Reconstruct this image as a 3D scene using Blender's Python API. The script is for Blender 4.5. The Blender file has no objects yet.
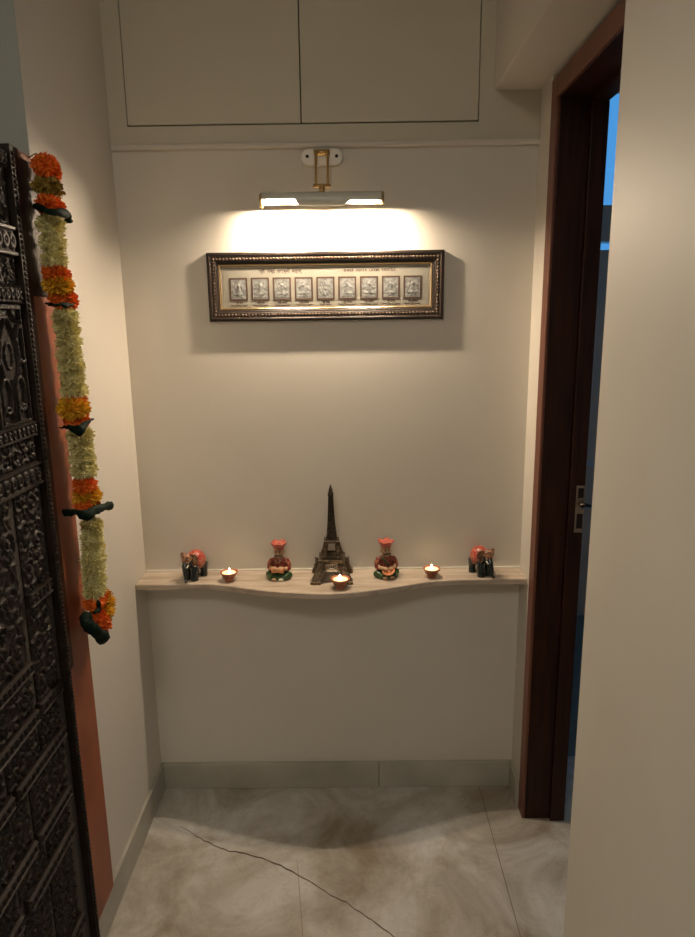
import bpy, bmesh, math, random
import numpy as np
from mathutils import Vector, Matrix, Euler
from mathutils import noise as mnoise
random.seed(7); rng=np.random.default_rng(7)
PI=math.pi
C=bpy.context.scene.collection
scn=bpy.context.scene

# ------------------------------------------------------------------ materials
def mat(name,col,rough=.6,metal=0,spec=.5,col2=None,scale=8,bump=0,bscale=60,coat=0,emit=None,estr=0,detail=4,ramp=(.35,.65),stretch=None,trans=0):
    m=bpy.data.materials.new(name); m.use_nodes=True
    nt=m.node_tree; b=nt.nodes['Principled BSDF']; L=nt.links.new
    b.inputs['Base Color'].default_value=(*col,1); b.inputs['Roughness'].default_value=rough
    b.inputs['Metallic'].default_value=metal; b.inputs['Specular IOR Level'].default_value=spec
    b.inputs['Coat Weight'].default_value=coat; b.inputs['Transmission Weight'].default_value=trans
    tc=nt.nodes.new('ShaderNodeTexCoord'); src=tc.outputs['Object']
    if stretch:
        mp=nt.nodes.new('ShaderNodeMapping'); mp.inputs['Scale'].default_value=stretch; L(src,mp.inputs['Vector']); src=mp.outputs[0]
    if col2:
        n=nt.nodes.new('ShaderNodeTexNoise'); n.inputs['Scale'].default_value=scale; n.inputs['Detail'].default_value=detail
        L(src,n.inputs['Vector'])
        r=nt.nodes.new('ShaderNodeValToRGB'); r.color_ramp.elements[0].position=ramp[0]; r.color_ramp.elements[1].position=ramp[1]
        r.color_ramp.elements[0].color=(*col,1); r.color_ramp.elements[1].color=(*col2,1)
        L(n.outputs['Fac'],r.inputs[0]); L(r.outputs[0],b.inputs['Base Color'])
    if bump:
        n2=nt.nodes.new('ShaderNodeTexNoise'); n2.inputs['Scale'].default_value=bscale; n2.inputs['Detail'].default_value=5
        L(src,n2.inputs['Vector']); bp=nt.nodes.new('ShaderNodeBump'); bp.inputs['Strength'].default_value=bump; bp.inputs['Distance'].default_value=.002
        L(n2.outputs['Fac'],bp.inputs['Height']); L(bp.outputs[0],b.inputs['Normal'])
    if emit: b.inputs['Emission Color'].default_value=(*emit,1); b.inputs['Emission Strength'].default_value=estr
    return m

M={}
M['wall']=mat('wall_paint',(.70,.655,.58),.55,col2=(.66,.615,.54),scale=2.2,bump=.12,bscale=26,spec=.35)
M['wall_grey']=mat('grey_wall',(.36,.375,.35),.6,bump=.1,bscale=26)  # greyer and darker than the cream wall material
M['cab']=mat('cabinet_laminate',(.62,.575,.47),.5,col2=(.60,.55,.45),scale=4,bump=.05,spec=.3)
M['ceil']=mat('ceiling_paint',(.75,.72,.66),.7)
M['grout']=mat('dark_gap',(.05,.04,.03),.9)
M['skirt']=mat('skirting_marble',(.38,.36,.30),.35,col2=(.52,.49,.42),scale=7,bump=.1,ramp=(.3,.7))
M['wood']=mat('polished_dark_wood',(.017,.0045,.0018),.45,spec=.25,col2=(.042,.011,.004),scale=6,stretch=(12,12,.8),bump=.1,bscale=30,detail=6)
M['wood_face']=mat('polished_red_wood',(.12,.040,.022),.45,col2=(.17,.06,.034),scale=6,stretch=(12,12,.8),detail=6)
M['post']=mat('varnished_brown_post',(.33,.090,.034),.45,col2=(.22,.056,.02),scale=5,stretch=(2,2,1),bump=.08,detail=3)
M['carved']=mat('carved_dark_wood',(.009,.006,.004),.5,col2=(.020,.012,.008),scale=28,bump=.4,bscale=160,spec=.22)
M['carved_rail']=mat('carved_rail_wood',(.022,.014,.010),.5,col2=(.011,.007,.005),scale=30,bump=.3,bscale=140,spec=.22)
M['ground']=mat('carving_ground_wood',(.07,.036,.020),.5,col2=(.045,.024,.016),scale=20,bump=.3)
M['brass']=mat('brass',(.62,.42,.18),.28,metal=1)
M['white_enamel']=mat('cream_enamel',(.78,.74,.65),.35)
M['shade']=mat('shade_enamel',(.62,.62,.55),.28,spec=.6)
M['frame']=mat('dark_frame',(.016,.010,.007),.4,col2=(.028,.017,.012),scale=60,spec=.4)
M['frame_bead']=mat('frame_bead_bronze',(.17,.12,.085),.4,metal=.6,col2=(.07,.045,.03),scale=120)
M['gold']=mat('gold_fillet',(.75,.55,.30),.25,metal=1)
M['mat']=mat('cream_mat',(.25,.235,.195),.6,col2=(.23,.215,.175),scale=20)
M['plaque_edge']=mat('plaque_border_brown',(.06,.030,.018),.6)
M['ink']=mat('brown_ink',(.045,.02,.012),.8)
M['silver']=mat('embossed_silver',(.33,.33,.315),.4,metal=.4,col2=(.17,.17,.16),scale=90)
M['marble_shelf']=mat('beige_striped_marble',(.42,.33,.25),.22,col2=(.60,.50,.40),scale=14,stretch=(.5,4,2),detail=5,coat=.2)
M['bronze']=mat('aged_bronze',(.030,.022,.016),.38,metal=.5,col2=(.075,.055,.036),scale=90)
M['bronze_light']=mat('rubbed_bronze',(.22,.155,.095),.36,metal=.6,col2=(.035,.025,.017),scale=120)
M['clay']=mat('painted_clay',(.34,.075,.04),.5,col2=(.46,.19,.09),scale=120)
M['clay_dark']=mat('clay_dark_band',(.11,.05,.03),.5,col2=(.30,.16,.08),scale=160)
M['wax']=mat('melted_wax_glow',(.85,.70,.45),.4,emit=(1,.70,.36),estr=.95)  # emission stands in for the flame lighting up the wax pool
M['flame']=mat('flame',(1,.8,.5),.5,emit=(1,.78,.42),estr=28)
M['skin']=mat('painted_skin',(.50,.30,.17),.35,col2=(.58,.36,.20),scale=60)
M['maroon']=mat('maroon_paint',(.16,.014,.012),.28,col2=(.36,.12,.06),scale=140,ramp=(.45,.62))
M['red']=mat('red_paint',(.40,.04,.028),.3,col2=(.50,.20,.13),scale=170,ramp=(.45,.62))
M['green']=mat('green_paint',(.015,.045,.013),.3,col2=(.04,.10,.025),scale=110)
M['orange_paint']=mat('orange_paint',(.62,.16,.06),.35,col2=(.66,.32,.14),scale=130)
M['black_paint']=mat('black_enamel',(.006,.009,.008),.2,coat=.5,col2=(.010,.020,.022),scale=90)
M['goldpaint']=mat('gold_speckle_paint',(.46,.24,.12),.35,col2=(.10,.03,.02),scale=170,ramp=(.42,.58))
M['ivory']=mat('ivory_paint',(.7,.64,.5),.4)
M['f_or']=mat('marigold_orange',(.90,.22,.015),.65,col2=(.75,.12,.01),scale=60)
M['f_ye']=mat('marigold_yellow',(.90,.52,.02),.65,col2=(.72,.36,.02),scale=60)
M['f_ol']=mat('withered_yellow',(.36,.24,.03),.7,col2=(.22,.13,.02),scale=60)
M['f_cr']=mat('pale_green_cream_petals',(.86,.80,.42),.7,col2=(.62,.53,.20),scale=45)
M['ribbon']=mat('dark_green_ribbon',(.004,.012,.007),.75,spec=.12)
M['string']=mat('string',(.3,.25,.12),.8)
M['steel']=mat('worn_steel',(.34,.26,.20),.35,metal=.9)
M['steel_dark']=mat('dark_lock_metal',(.03,.022,.018),.4,metal=.7)
M['bath_tile']=mat('grey_green_tile',(.70,.50,.34),.35,col2=(.75,.54,.38),scale=5)
M['bath_band']=mat('pale_blue_tile',(.62,.60,.55),.3)
M['bath_floor']=mat('teal_grey_floor',(.16,.20,.18),.18)
M['bath_ceiling']=mat('bath_ceiling',(.2,.2,.2),.8)
M['bulb']=mat('warm_bulb',(1,.9,.7),.4,emit=(1,.80,.585),estr=2600)
M['tube']=mat('ceiling_lamp_glow',(1,.95,.85),.4,emit=(1,.93,.80),estr=23)
g=mat('clear_glass',(1,1,1),.02,trans=1); g.node_tree.nodes['Principled BSDF'].inputs['IOR'].default_value=1.45; M['glass']=g

def floor_mat():
    m=bpy.data.materials.new('floor_marble'); m.use_nodes=True; nt=m.node_tree; L=nt.links.new; b=nt.nodes['Principled BSDF']
    tc=nt.nodes.new('ShaderNodeTexCoord')
    n1=nt.nodes.new('ShaderNodeTexNoise'); n1.inputs['Scale'].default_value=3.2; n1.inputs['Detail'].default_value=8; n1.inputs['Roughness'].default_value=.62; n1.inputs['Distortion'].default_value=.8
    L(tc.outputs['Object'],n1.inputs[0])
    r=nt.nodes.new('ShaderNodeValToRGB'); e=r.color_ramp.elements
    e[0].position=.33;e[0].color=(.28,.23,.165,1);e[1].position=.66;e[1].color=(.68,.67,.64,1)
    k=e.new(.5);k.color=(.48,.45,.39,1)
    L(n1.outputs['Fac'],r.inputs[0])
    n2=nt.nodes.new('ShaderNodeTexNoise'); n2.inputs['Scale'].default_value=9; n2.inputs['Detail'].default_value=9; n2.inputs['Distortion'].default_value=2.2
    L(tc.outputs['Object'],n2.inputs[0])
    r2=nt.nodes.new('ShaderNodeValToRGB'); e=r2.color_ramp.elements
    e[0].position=.47;e[0].color=(1,1,1,1);e[1].position=.53;e[1].color=(1,1,1,1);k=e.new(.5);k.color=(.80,.72,.60,1)
    L(n2.outputs['Fac'],r2.inputs[0])
    mx=nt.nodes.new('ShaderNodeMix'); mx.data_type='RGBA'; mx.blend_type='MULTIPLY'; mx.inputs[0].default_value=.4
    L(r.outputs[0],mx.inputs[6]); L(r2.outputs[0],mx.inputs[7]); L(mx.outputs[2],b.inputs['Base Color'])
    b.inputs['Roughness'].default_value=.34
    rr=nt.nodes.new('ShaderNodeMapRange'); rr.inputs[3].default_value=.25; rr.inputs[4].default_value=.5; L(n1.outputs['Fac'],rr.inputs[0]); L(rr.outputs[0],b.inputs['Roughness'])
    return m
M['floor']=floor_mat()

# ------------------------------------------------------------------ mesh helpers
def newobj(name,me,m,parent=None,smooth=False):
    o=bpy.data.objects.new(name,me); C.objects.link(o)
    if m is not None: me.materials.append(M[m] if isinstance(m,str) else m)
    if smooth:
        for p in me.polygons: p.use_smooth=True
    if parent is not None: o.parent=parent
    return o
def obj(name,bm,m,parent=None,smooth=False,bevel=0,origin=None):
    me=bpy.data.meshes.new(name)
    bmesh.ops.recalc_face_normals(bm,faces=bm.faces)
    if origin is not None: bmesh.ops.translate(bm,verts=bm.verts,vec=-Vector(origin))
    bm.to_mesh(me); bm.free()
    o=newobj(name,me,m,parent,smooth)
    if origin is not None: o.location=origin
    if bevel:
        md=o.modifiers.new('bevel','BEVEL'); md.width=bevel; md.segments=2; md.limit_method='ANGLE'
    return o
def box(bm,x0,x1,y0,y1,z0,z1,mtx=None):
    vs=[bm.verts.new((x,y,z)) for x in (x0,x1) for y in (y0,y1) for z in (z0,z1)]
    for f in ((0,1,3,2),(4,6,7,5),(0,4,5,1),(2,3,7,6),(0,2,6,4),(1,5,7,3)): bm.faces.new([vs[i] for i in f])
    if mtx is not None: bmesh.ops.transform(bm,matrix=mtx,verts=vs)
    return vs
def bxo(name,b,m,parent=None,bevel=0,extra=()):
    bm=bmesh.new(); box(bm,*b)
    for e in extra: box(bm,*e)
    return obj(name,bm,m,parent,bevel=bevel)
def tube(bm,pts,rad,seg=8,cap=True,flat=None):
    pts=[Vector(p) for p in pts]; n=len(pts); rings=[]
    if not hasattr(rad,'__len__'): rad=[rad]*n
    up=None
    for i,p in enumerate(pts):
        t=(pts[min(i+1,n-1)]-pts[max(i-1,0)]).normalized()
        if up is None: up=Vector((0,0,1)) if abs(t.z)<.9 else Vector((0,1,0))
        a=t.cross(up).normalized(); b=a.cross(t).normalized(); up=b
        rings.append([bm.verts.new(p+(a*math.cos(2*PI*k/seg)+b*math.sin(2*PI*k/seg)*(flat or 1))*rad[i]) for k in range(seg)])
    for i in range(n-1):
        for k in range(seg): bm.faces.new((rings[i][k],rings[i][(k+1)%seg],rings[i+1][(k+1)%seg],rings[i+1][k]))
    if cap: bm.faces.new(rings[0][::-1]); bm.faces.new(rings[-1])
def lathe(bm,prof,seg=28,c=(0,0,0),axis='z'):
    rings=[]
    for r,z in prof:
        r=max(r,1e-5)
        ring=[]
        for k in range(seg):
            a=2*PI*k/seg; v=(r*math.cos(a),r*math.sin(a),z) if axis=='z' else ((z,r*math.cos(a),r*math.sin(a)) if axis=='x' else (r*math.cos(a),z,r*math.sin(a)))
            ring.append(bm.verts.new(Vector(v)+Vector(c)))
        rings.append(ring)
    for i in range(len(rings)-1):
        for k in range(seg): bm.faces.new((rings[i][k],rings[i][(k+1)%seg],rings[i+1][(k+1)%seg],rings[i+1][k]))
    bm.faces.new(rings[0][::-1]); bm.faces.new(rings[-1])
def ell(bm,c,r,rot=(0,0,0),u=16,v=10):
    mt=Matrix.Translation(c)@Euler(rot).to_matrix().to_4x4()@Matrix.Diagonal((*r,1))
    bmesh.ops.create_uvsphere(bm,u_segments=u,v_segments=v,radius=1,matrix=mt)
def prism(bm,poly,z0,z1):
    a=[bm.verts.new((x,y,z0)) for x,y in poly]; b=[bm.verts.new((x,y,z1)) for x,y in poly]
    n=len(poly); bm.faces.new(a[::-1]); bm.faces.new(b)
    for i in range(n): bm.faces.new((a[i],a[(i+1)%n],b[(i+1)%n],b[i]))
def tag(o,label=None,cat=None,group=None,kind=None):
    if label:o['label']=label
    if cat:o['category']=cat
    if group:o['group']=group
    if kind:o['kind']=kind
    return o
def thing(name,label,cat,loc=(0,0,0),rz=0,group=None):
    o=bpy.data.objects.new(name,None); o.empty_display_size=.05; C.objects.link(o); o.location=loc; o.rotation_euler=(0,0,rz)
    return tag(o,label,cat,group)
def local(o,bmfn=None): pass
def struct(name,boxes,m,label=None,cat=None,bevel=0):
    bm=bmesh.new()
    for b in boxes: box(bm,*b)
    return tag(obj(name,bm,m,bevel=bevel),label,cat,kind='structure')
def voxel(o,size,smooth=4):
    md=o.modifiers.new('fuse','REMESH'); md.mode='VOXEL'; md.voxel_size=size; md.use_smooth_shade=True
    s=o.modifiers.new('soften','SMOOTH'); s.factor=.5; s.iterations=smooth

# ------------------------------------------------------------------ dimensions (metres)
YB=2.052; XL=-.667; XR=.535; ZC=2.72; ZS=.792

# ------------------------------------------------------------------ the setting
fl=struct('floor',[(-1.25,1.6,-2.2,2.2,-.06,0)],'floor','mottled grey beige marble floor with a long dark crack','floor')
bm=bmesh.new()
crack=[(-.563,1.865),(-.52,1.838),(-.488,1.812),(-.44,1.782),(-.385,1.758),(-.335,1.748),(-.284,1.730),(-.225,1.70),(-.171,1.665),(-.12,1.632),(-.076,1.594),(-.03,1.568),(.008,1.535),(.055,1.50),(.098,1.461),(.15,1.40),(.19,1.36)]
pp=[]
for i in range(len(crack)-1):
    a,b=crack[i],crack[i+1]
    for k in range(3):
        t=k/3; pp.append((a[0]+(b[0]-a[0])*t+random.uniform(-.0025,.0025),a[1]+(b[1]-a[1])*t+random.uniform(-.0025,.0025)))
ws=[.0005+.0022*min(1,i/9)*random.uniform(.55,1.1) for i in range(len(pp))]
top=[(p[0],p[1]+w) for p,w in zip(pp,ws)]; bot=[(p[0],p[1]-w) for p,w in zip(pp,ws)]
prism(bm,top+bot[::-1],-.001,.0004); obj('crack',bm,mat('crack_dirt',(.12,.085,.055),.9),fl)['label']='dark crack running across the marble'
bm=bmesh.new(); box(bm,.423,.4255,.9,2.035,-.001,.0003); o=obj('slab_joint',bm,mat('joint_dirt',(.20,.17,.13),.9),fl)
bm=bmesh.new(); prism(bm,[(-.178,1.72),(-.1765,1.72),(-.1415,1.46),(-.139,1.30),(-.141,1.30),(-.1435,1.46)],-.001,.0003); obj('slab_joint',bm,mat('joint_stain',(.30,.23,.15),.9),fl)

struct('ceiling',[(-1.25,.69,-2.2,2.2,ZC,ZC+.08)],'ceil','flat off-white ceiling above the passage','ceiling')
struct('wall_back',[(XL-.1,XR+.16,YB,YB+.12,0,2.047)],'wall','cream back wall of the niche behind the marble shelf','wall')
struct('wall_left',[(XL-.12,XL,1.523,YB,0,ZC)],'wall','cream left wall beside the flower garland','wall')
struct('wall_entrance',[(-1.15,XL-.0005,1.52,1.523,0,ZC),(-1.15,XL-.12,1.523,1.62,0,ZC),(-1.25,-1.15,-2.2,1.62,0,ZC)],'wall_grey','grey wall behind the carved door and post','wall')
struct('wall_right',[(XR,XR+.14,1.935,YB,0,2.188),(XR,XR+.14,1.052,1.11,0,2.188)],'wall','narrow cream wall strip between niche and dark door frame','wall')
struct('wall_near_right',[(.385,.50,-2.2,1.05,0,ZC),(.50,1.6,1.0,1.05,0,ZC)],'wall','plain cream wall edge filling the right side in front of the doorway','wall')
struct('wall_rear',[(-1.25,1.7,-2.3,-2.2,0,ZC),(1.6,1.7,-2.2,1.11,0,ZC),(.69,1.6,-2.2,1.11,ZC,ZC+.08)],'wall','far end wall of the passage behind the viewer','wall')
struct('trim_1',[(.405,XR+.14,1.05,YB+.02,2.188,ZC)],'wall','cream beam running above the dark doorway','beam',bevel=.004)
# moulding ledge below the loft
bm=bmesh.new()
prof=[(YB-.014,2.061),(YB-.017,2.057),(YB-.017,2.050),(YB-.012,2.046),(YB+.02,2.046),(YB+.02,2.061)]
a=[bm.verts.new((XL+.004,y,z)) for y,z in prof]; b=[bm.verts.new((XR,y,z)) for y,z in prof]
bm.faces.new(a);bm.faces.new(b[::-1])
for i in range(len(prof)): bm.faces.new((a[i],b[i],b[(i+1)%len(prof)],a[(i+1)%len(prof)]))
tag(obj('trim_2',bm,'wall'),'thin raised moulding line across the wall above the lamp','moulding',kind='structure')
# baseboards
struct('baseboard_back',[(XL,.079,YB-.012,YB,0,.096),(.0805,XR,YB-.012,YB,0,.096)],'skirt','grey marble skirting along the back wall','skirting',bevel=.002)
struct('baseboard_left',[(XL-.02,XL+.010,1.28,YB,0,.096)],'skirt','grey marble skirting along the left wall','skirting',bevel=.002)
struct('baseboard_right',[(XR-.010,XR,1.94,YB-.012,0,.096)],'skirt','short grey marble skirting beside the dark door frame','skirting',bevel=.002)

# loft cabinet over the niche
cb=thing('loft_cabinet','cream two-door loft cabinet built in above the picture lamp','cabinet',(0,YB,2.061))
def lx(o,p): # put world-space mesh under an empty that is moved
    o.parent=p; o.matrix_parent_inverse=Matrix.Identity(4)
    o.data.transform(Matrix.Translation(-Vector(p.location)))
    return o
YC=YB-.004
bm=bmesh.new(); box(bm,XL,XR+.13,YC,YB+.12,2.061,2.108); box(bm,XL,-.6165,YC,YB+.12,2.108,ZC); box(bm,.3645,XR+.13,YC,YB+.12,2.108,ZC); box(bm,-.6165,.3645,YC+.02,YB+.12,2.108,ZC)
lx(obj('carcass',bm,'cab'),cb)
lx(bxo('door',(-.614,-.1315,YC-.003,YC+.018,2.1115,ZC-.002),'cab',bevel=.0015),cb)
lx(bxo('door',(-.1285,.362,YC-.003,YC+.018,2.1115,ZC-.002),'cab',bevel=.0015),cb)
lx(bxo('shadow_gap',(-.6165,.3645,YC+.010,YC+.02,2.1085,ZC),'grout'),cb)

# ------------------------------------------------------------------ doorway on the right
df=tag(bpy.data.objects.new('door_1',None),'dark polished wooden door frame on the right wall','door frame',kind='structure'); C.objects.link(df); df.location=(.6,1.5,0)
XF=.534; XJ=.664
def dfp(name,boxes,m,bev=.002):
    bm=bmesh.new()
    for b in boxes: box(bm,*b)
    return lx(obj(name,bm,m,bevel=bev),df)
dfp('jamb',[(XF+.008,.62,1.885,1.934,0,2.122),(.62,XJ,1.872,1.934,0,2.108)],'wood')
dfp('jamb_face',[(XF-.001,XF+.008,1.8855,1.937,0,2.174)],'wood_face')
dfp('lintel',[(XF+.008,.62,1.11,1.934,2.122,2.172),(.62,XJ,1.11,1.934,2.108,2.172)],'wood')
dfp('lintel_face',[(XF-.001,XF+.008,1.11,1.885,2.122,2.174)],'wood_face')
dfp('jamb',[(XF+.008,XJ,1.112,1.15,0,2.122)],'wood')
# latch keeper plate on the jamb
pl_=lx(bxo('strike_plate',(.6385,.6635,1.8695,1.8725,.965,1.105),'steel',bevel=.001),df); pl_['label']='worn steel latch plate'
for b in ((.6435,.6600,1.8685,1.8705,1.068,1.098),(.6435,.6600,1.8675,1.8705,.978,1.022)): lx(bxo('latch_hole',b,'steel_dark',bevel=.0005),df)
bm=bmesh.new(); tube(bm,[(.652,1.872,1.050),(.652,1.850,1.050)],.006,12); tube(bm,[(.648,1.852,1.053),(.662,1.851,1.053),(.676,1.851,1.049)],[.006,.0055,.0045],10); lx(obj('latch_knob',bm,'steel_dark',smooth=True),df)

# next room, seen as a sliver
struct('wall_next_room',[(XJ,3.0,3.4,3.5,0,1.886),(XJ,3.0,3.4,3.5,1.925,2.089),(XJ,.86,3.4,3.5,1.886,2.7),(1.95,3.0,3.4,3.5,1.886,2.7),(.86,1.95,3.4,3.5,2.6,2.7),
     (2.9,3.0,1.11,3.4,0,.9),(2.9,3.0,1.11,3.4,2.3,2.7),(2.9,3.0,1.11,1.4,.9,2.3),(2.9,3.0,3.2,3.4,.9,2.3),(1.6,2.9,1.0,1.11,0,2.7),(XJ,XJ+.02,1.934,3.4,0,2.7)],'bath_tile','grey green tiled wall of the next room','wall')  # opening in the unseen side wall is added to let dusk light in
struct('floor_next_room',[(.69,3.0,2.2,3.4,-.06,0),(1.6,3.0,1.0,2.2,-.06,0)],'bath_floor','bluish floor of the next room','floor')
struct('ceiling_next_room',[(XR+.14,3.0,1.11,3.5,2.72,2.76)],'bath_ceiling','ceiling of the next room','ceiling')
wn=tag(bpy.data.objects.new('window_1',None),'tall blue dusk window pane glimpsed past the door frame','window',kind='structure'); C.objects.link(wn)
lx(bxo('window_frame',(.86,.88,3.405,3.44,2.089,2.6),'bath_tile',extra=((1.93,1.95,3.405,3.44,2.089,2.6),(.86,1.95,3.405,3.44,2.58,2.6))),wn)
lx(bxo('pane',(.88,1.93,3.42,3.424,2.089,2.58),'glass'),wn)
lx(bxo('lower_pane',(.86,1.95,3.42,3.424,1.886,1.925),'glass'),wn)
struct('trim_3',[(XJ,2.9,3.392,3.4,.825,.85),(XJ,2.9,3.394,3.4,.60,.606)],'bath_band','pale blue tile band on the next room wall','tile band')

# ------------------------------------------------------------------ marble shelf
ctrl=[(-.667,1.938),(-.61,1.938),(-.555,1.939),(-.497,1.941),(-.439,1.938),(-.398,1.928),(-.358,1.914),(-.31,1.897),(-.263,1.882),(-.21,1.869),(-.157,1.860),(-.11,1.855),(-.065,1.854),(-.03,1.857),(.004,1.864),(.045,1.874),(.085,1.886),(.128,1.901),(.171,1.917),(.209,1.931),(.247,1.943),(.31,1.951),(.377,1.954),(.45,1.954),(.535,1.953)]
sh=thing('marble_wall_shelf','beige marble wall shelf with a wavy curved front edge','shelf',(-.065,YB,.772))
bm=bmesh.new(); prism(bm,[(x,y) for x,y in ctrl]+[(.535,YB),(-.667,YB)],.772,ZS)
o=lx(obj('slab',bm,'marble_shelf',bevel=.004),sh); o.modifiers['bevel'].angle_limit=math.radians(60); o.modifiers['bevel'].segments=3
bm=bmesh.new(); box(bm,XL+.001,XR-.001,YB-.005,YB,ZS,ZS+.004); lx(obj('caulk_line',bm,'white_enamel'),sh)

# ------------------------------------------------------------------ picture light
XP=-.074
pl=thing('picture_light','cream picture lamp with brass arms above the framed plaque','lamp',(XP,YB,2.025))
bm=bmesh.new()
poly=[]
hw,hr=.060,.0235
for k in range(13): a=-PI/2+PI*k/12; poly.append((hw-hr+hr*math.cos(a),hr*math.sin(a)))
for k in range(13): a=PI/2+PI*k/12; poly.append((-hw+hr+hr*math.cos(a),hr*math.sin(a)))
prism(bm,poly,0,.016); bmesh.ops.transform(bm,matrix=Matrix.Translation((XP,YB,2.021))@Matrix.Rotation(PI/2,4,'X'),verts=bm.verts)
lx(obj('wall_plate',bm,'white_enamel',bevel=.005),pl)
for dx in (-.041,.041):
    bm=bmesh.new(); lathe(bm,[(.0045,0),(.0045,-.002),(.002,-.0035)],14,(XP+dx,YB-.016,2.022),'y'); lx(obj('screw',bm,'steel_dark',smooth=True),pl)
SY,SZ,SR=1.988,1.8990,.0213; SX0,SX1=-.241,.092
for dx in (-.0165,.0165):
    bm=bmesh.new(); tube(bm,[(XP+dx,YB-.014,2.030),(XP+dx,YB-.028,2.033),(XP+dx,YB-.035,2.026),(XP+dx,SY+.012,1.96),(XP+dx,SY+.006,1.937)],.0033,10)
    lx(obj('arm',bm,'brass',smooth=True),pl)
bm=bmesh.new(); tube(bm,[(XP-.022,YB-.026,2.030),(XP+.022,YB-.026,2.030)],.0075,14); lx(obj('hinge',bm,'brass',smooth=True),pl)
bm=bmesh.new(); tube(bm,[(XP-.024,SY+.006,1.937),(XP+.024,SY+.006,1.937)],.0052,14); tube(bm,[(XP,SY+.006,1.936),(XP,SY+.004,SZ+SR-.002)],.008,12); lx(obj('crossbar',bm,'brass',smooth=True),pl)
# shade: shell open downwards, longer skirt in the middle
bm=bmesh.new()
NX,NA=66,26
def skirt(x):
    d=abs(x-XP); t=min(1,max(0,(d-.058)/.020)); t=t*t*(3-2*t); return t
ro,ri=[],[]
A0=math.radians(-22)   # wall-side rim
for i in range(NX+1):
    x=SX0+(SX1-SX0)*i/NX; s=skirt(x)
    a1=math.radians(180+(56*(1-s)+(1 if x<XP else 17)*s))     # camera-side rim
    ro.append([bm.verts.new((x,SY+SR*math.cos(A1),SZ+SR*math.sin(A1))) for A1 in [A0+(a1-A0)*k/NA for k in range(NA+1)]])
    ri.append([bm.verts.new((x,SY+(SR-.0012)*math.cos(A1),SZ+(SR-.0012)*math.sin(A1))) for A1 in [A0+(a1-A0)*k/NA for k in range(NA+1)]])
for i in range(NX):
    for k in range(NA):
        bm.faces.new((ro[i][k],ro[i+1][k],ro[i+1][k+1],ro[i][k+1])); bm.faces.new((ri[i][k],ri[i][k+1],ri[i+1][k+1],ri[i+1][k]))
    for k in (0,NA): bm.faces.new((ro[i][k],ri[i][k],ri[i+1][k],ro[i+1][k]))
for i in (0,NX):
    for k in range(NA): bm.faces.new((ro[i][k],ro[i][k+1],ri[i][k+1],ri[i][k]))
lx(obj('shade',bm,'shade',smooth=True),pl)
for x0,s,lo,hi in ((SX0,-1,-88,266),(SX1,1,-40,216)):
    bm=bmesh.new(); seg=24
    # end cap: upper disc with a shallow dome, stopping a little below the axis
    ringA=[];ringB=[];
    angs=[math.radians(lo)+math.radians(hi-lo)*k/seg for k in range(seg+1)]
    for a in angs:
        ringA.append(bm.verts.new((x0-s*.002,SY+(SR+.0008)*math.cos(a),SZ+(SR+.0008)*math.sin(a)))); ringB.append(bm.verts.new((x0+s*.005,SY+(SR-.003)*math.cos(a),SZ+(SR-.003)*math.sin(a))))
    bm.faces.new(ringA);bm.faces.new(ringB)
    for k in range(seg): bm.faces.new((ringA[k],ringA[k+1],ringB[k+1],ringB[k]))
    bm.faces.new((ringA[0],ringB[0],ringB[-1],ringA[-1]))
    lx(obj('end_cap',bm,'brass'),pl)
for xa,xb in ((SX0+.012,SX0+.092),(SX1-.092,SX1-.012)):
    bm=bmesh.new(); lathe(bm,[(.002,xa),(.0042,xa+.004),(.0042,xb-.004),(.002,xb)],8,(0,SY,SZ-.001),'x'); lx(obj('bulb',bm,'bulb',smooth=True),pl)
bm=bmesh.new(); lathe(bm,[(.009,SX0+.093),(.009,SX1-.093)],14,(0,SY,SZ),'x'); lx(obj('lamp_holder',bm,'white_enamel',smooth=True),pl)

# ------------------------------------------------------------------ framed plaque
fx0,fx1,fz0,fz1=-.4145,.274,1.573,1.768
fr=thing('framed_plaque','wide dark carved frame holding nine silver embossed plaques under the lamp','framed picture',((fx0+fx1)/2,YB,fz0))
def frame_ring(x0,x1,z0,z1,prof):  # prof: list of (inset, y)
    bm=bmesh.new(); R=[]
    for d,y in prof: R.append([bm.verts.new(p) for p in ((x0+d,y,z0+d),(x1-d,y,z0+d),(x1-d,y,z1-d),(x0+d,y,z1-d))])
    for i in range(len(R)):
        j=(i+1)%len(R)
        for k in range(4): bm.faces.new((R[i][k],R[i][(k+1)%4],R[j][(k+1)%4],R[j][k]))
    return bm
y=YB
fr.scale=(1,.5,1)
lx(obj('frame_moulding',frame_ring(fx0,fx1,fz0,fz1,[(0,y-.001),(0,y-.026),(.003,y-.030),(.008,y-.031),(.011,y-.027),(.0125,y-.026),(.024,y-.026),(.026,y-.021),(.031,y-.018),(.0345,y-.012),(.0345,y-.001)]),'frame'),fr)
def beads(d,sz,step,my):
    bm=bmesh.new(); x0,x1,z0,z1=fx0+d,fx1-d,fz0+d,fz1-d
    def blobs(ax,a,b,fixed):
        n=int((b-a)/step)
        for i in range(n+1):
            t=a+(b-a)*i/n; c=(t,my,fixed) if ax=='x' else (fixed,my,t)
            r=(sz*.9,sz*.8,sz*.6) if ax=='x' else (sz*.6,sz*.8,sz*.9)
            ell(bm,c,r,(0,.6,0),6,4)
    blobs('x',x0,x1,z0);blobs('x',x0,x1,z1);blobs('z',z0,z1,x0);blobs('z',z0,z1,x1)
    return bm
lx(obj('beaded_band',beads(.0182,.0060,.0098,y-.0262),'frame_bead',smooth=True),fr)
lx(obj('beaded_band',beads(.0105,.0026,.0055,y-.0275),'frame_bead',smooth=True),fr)
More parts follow.
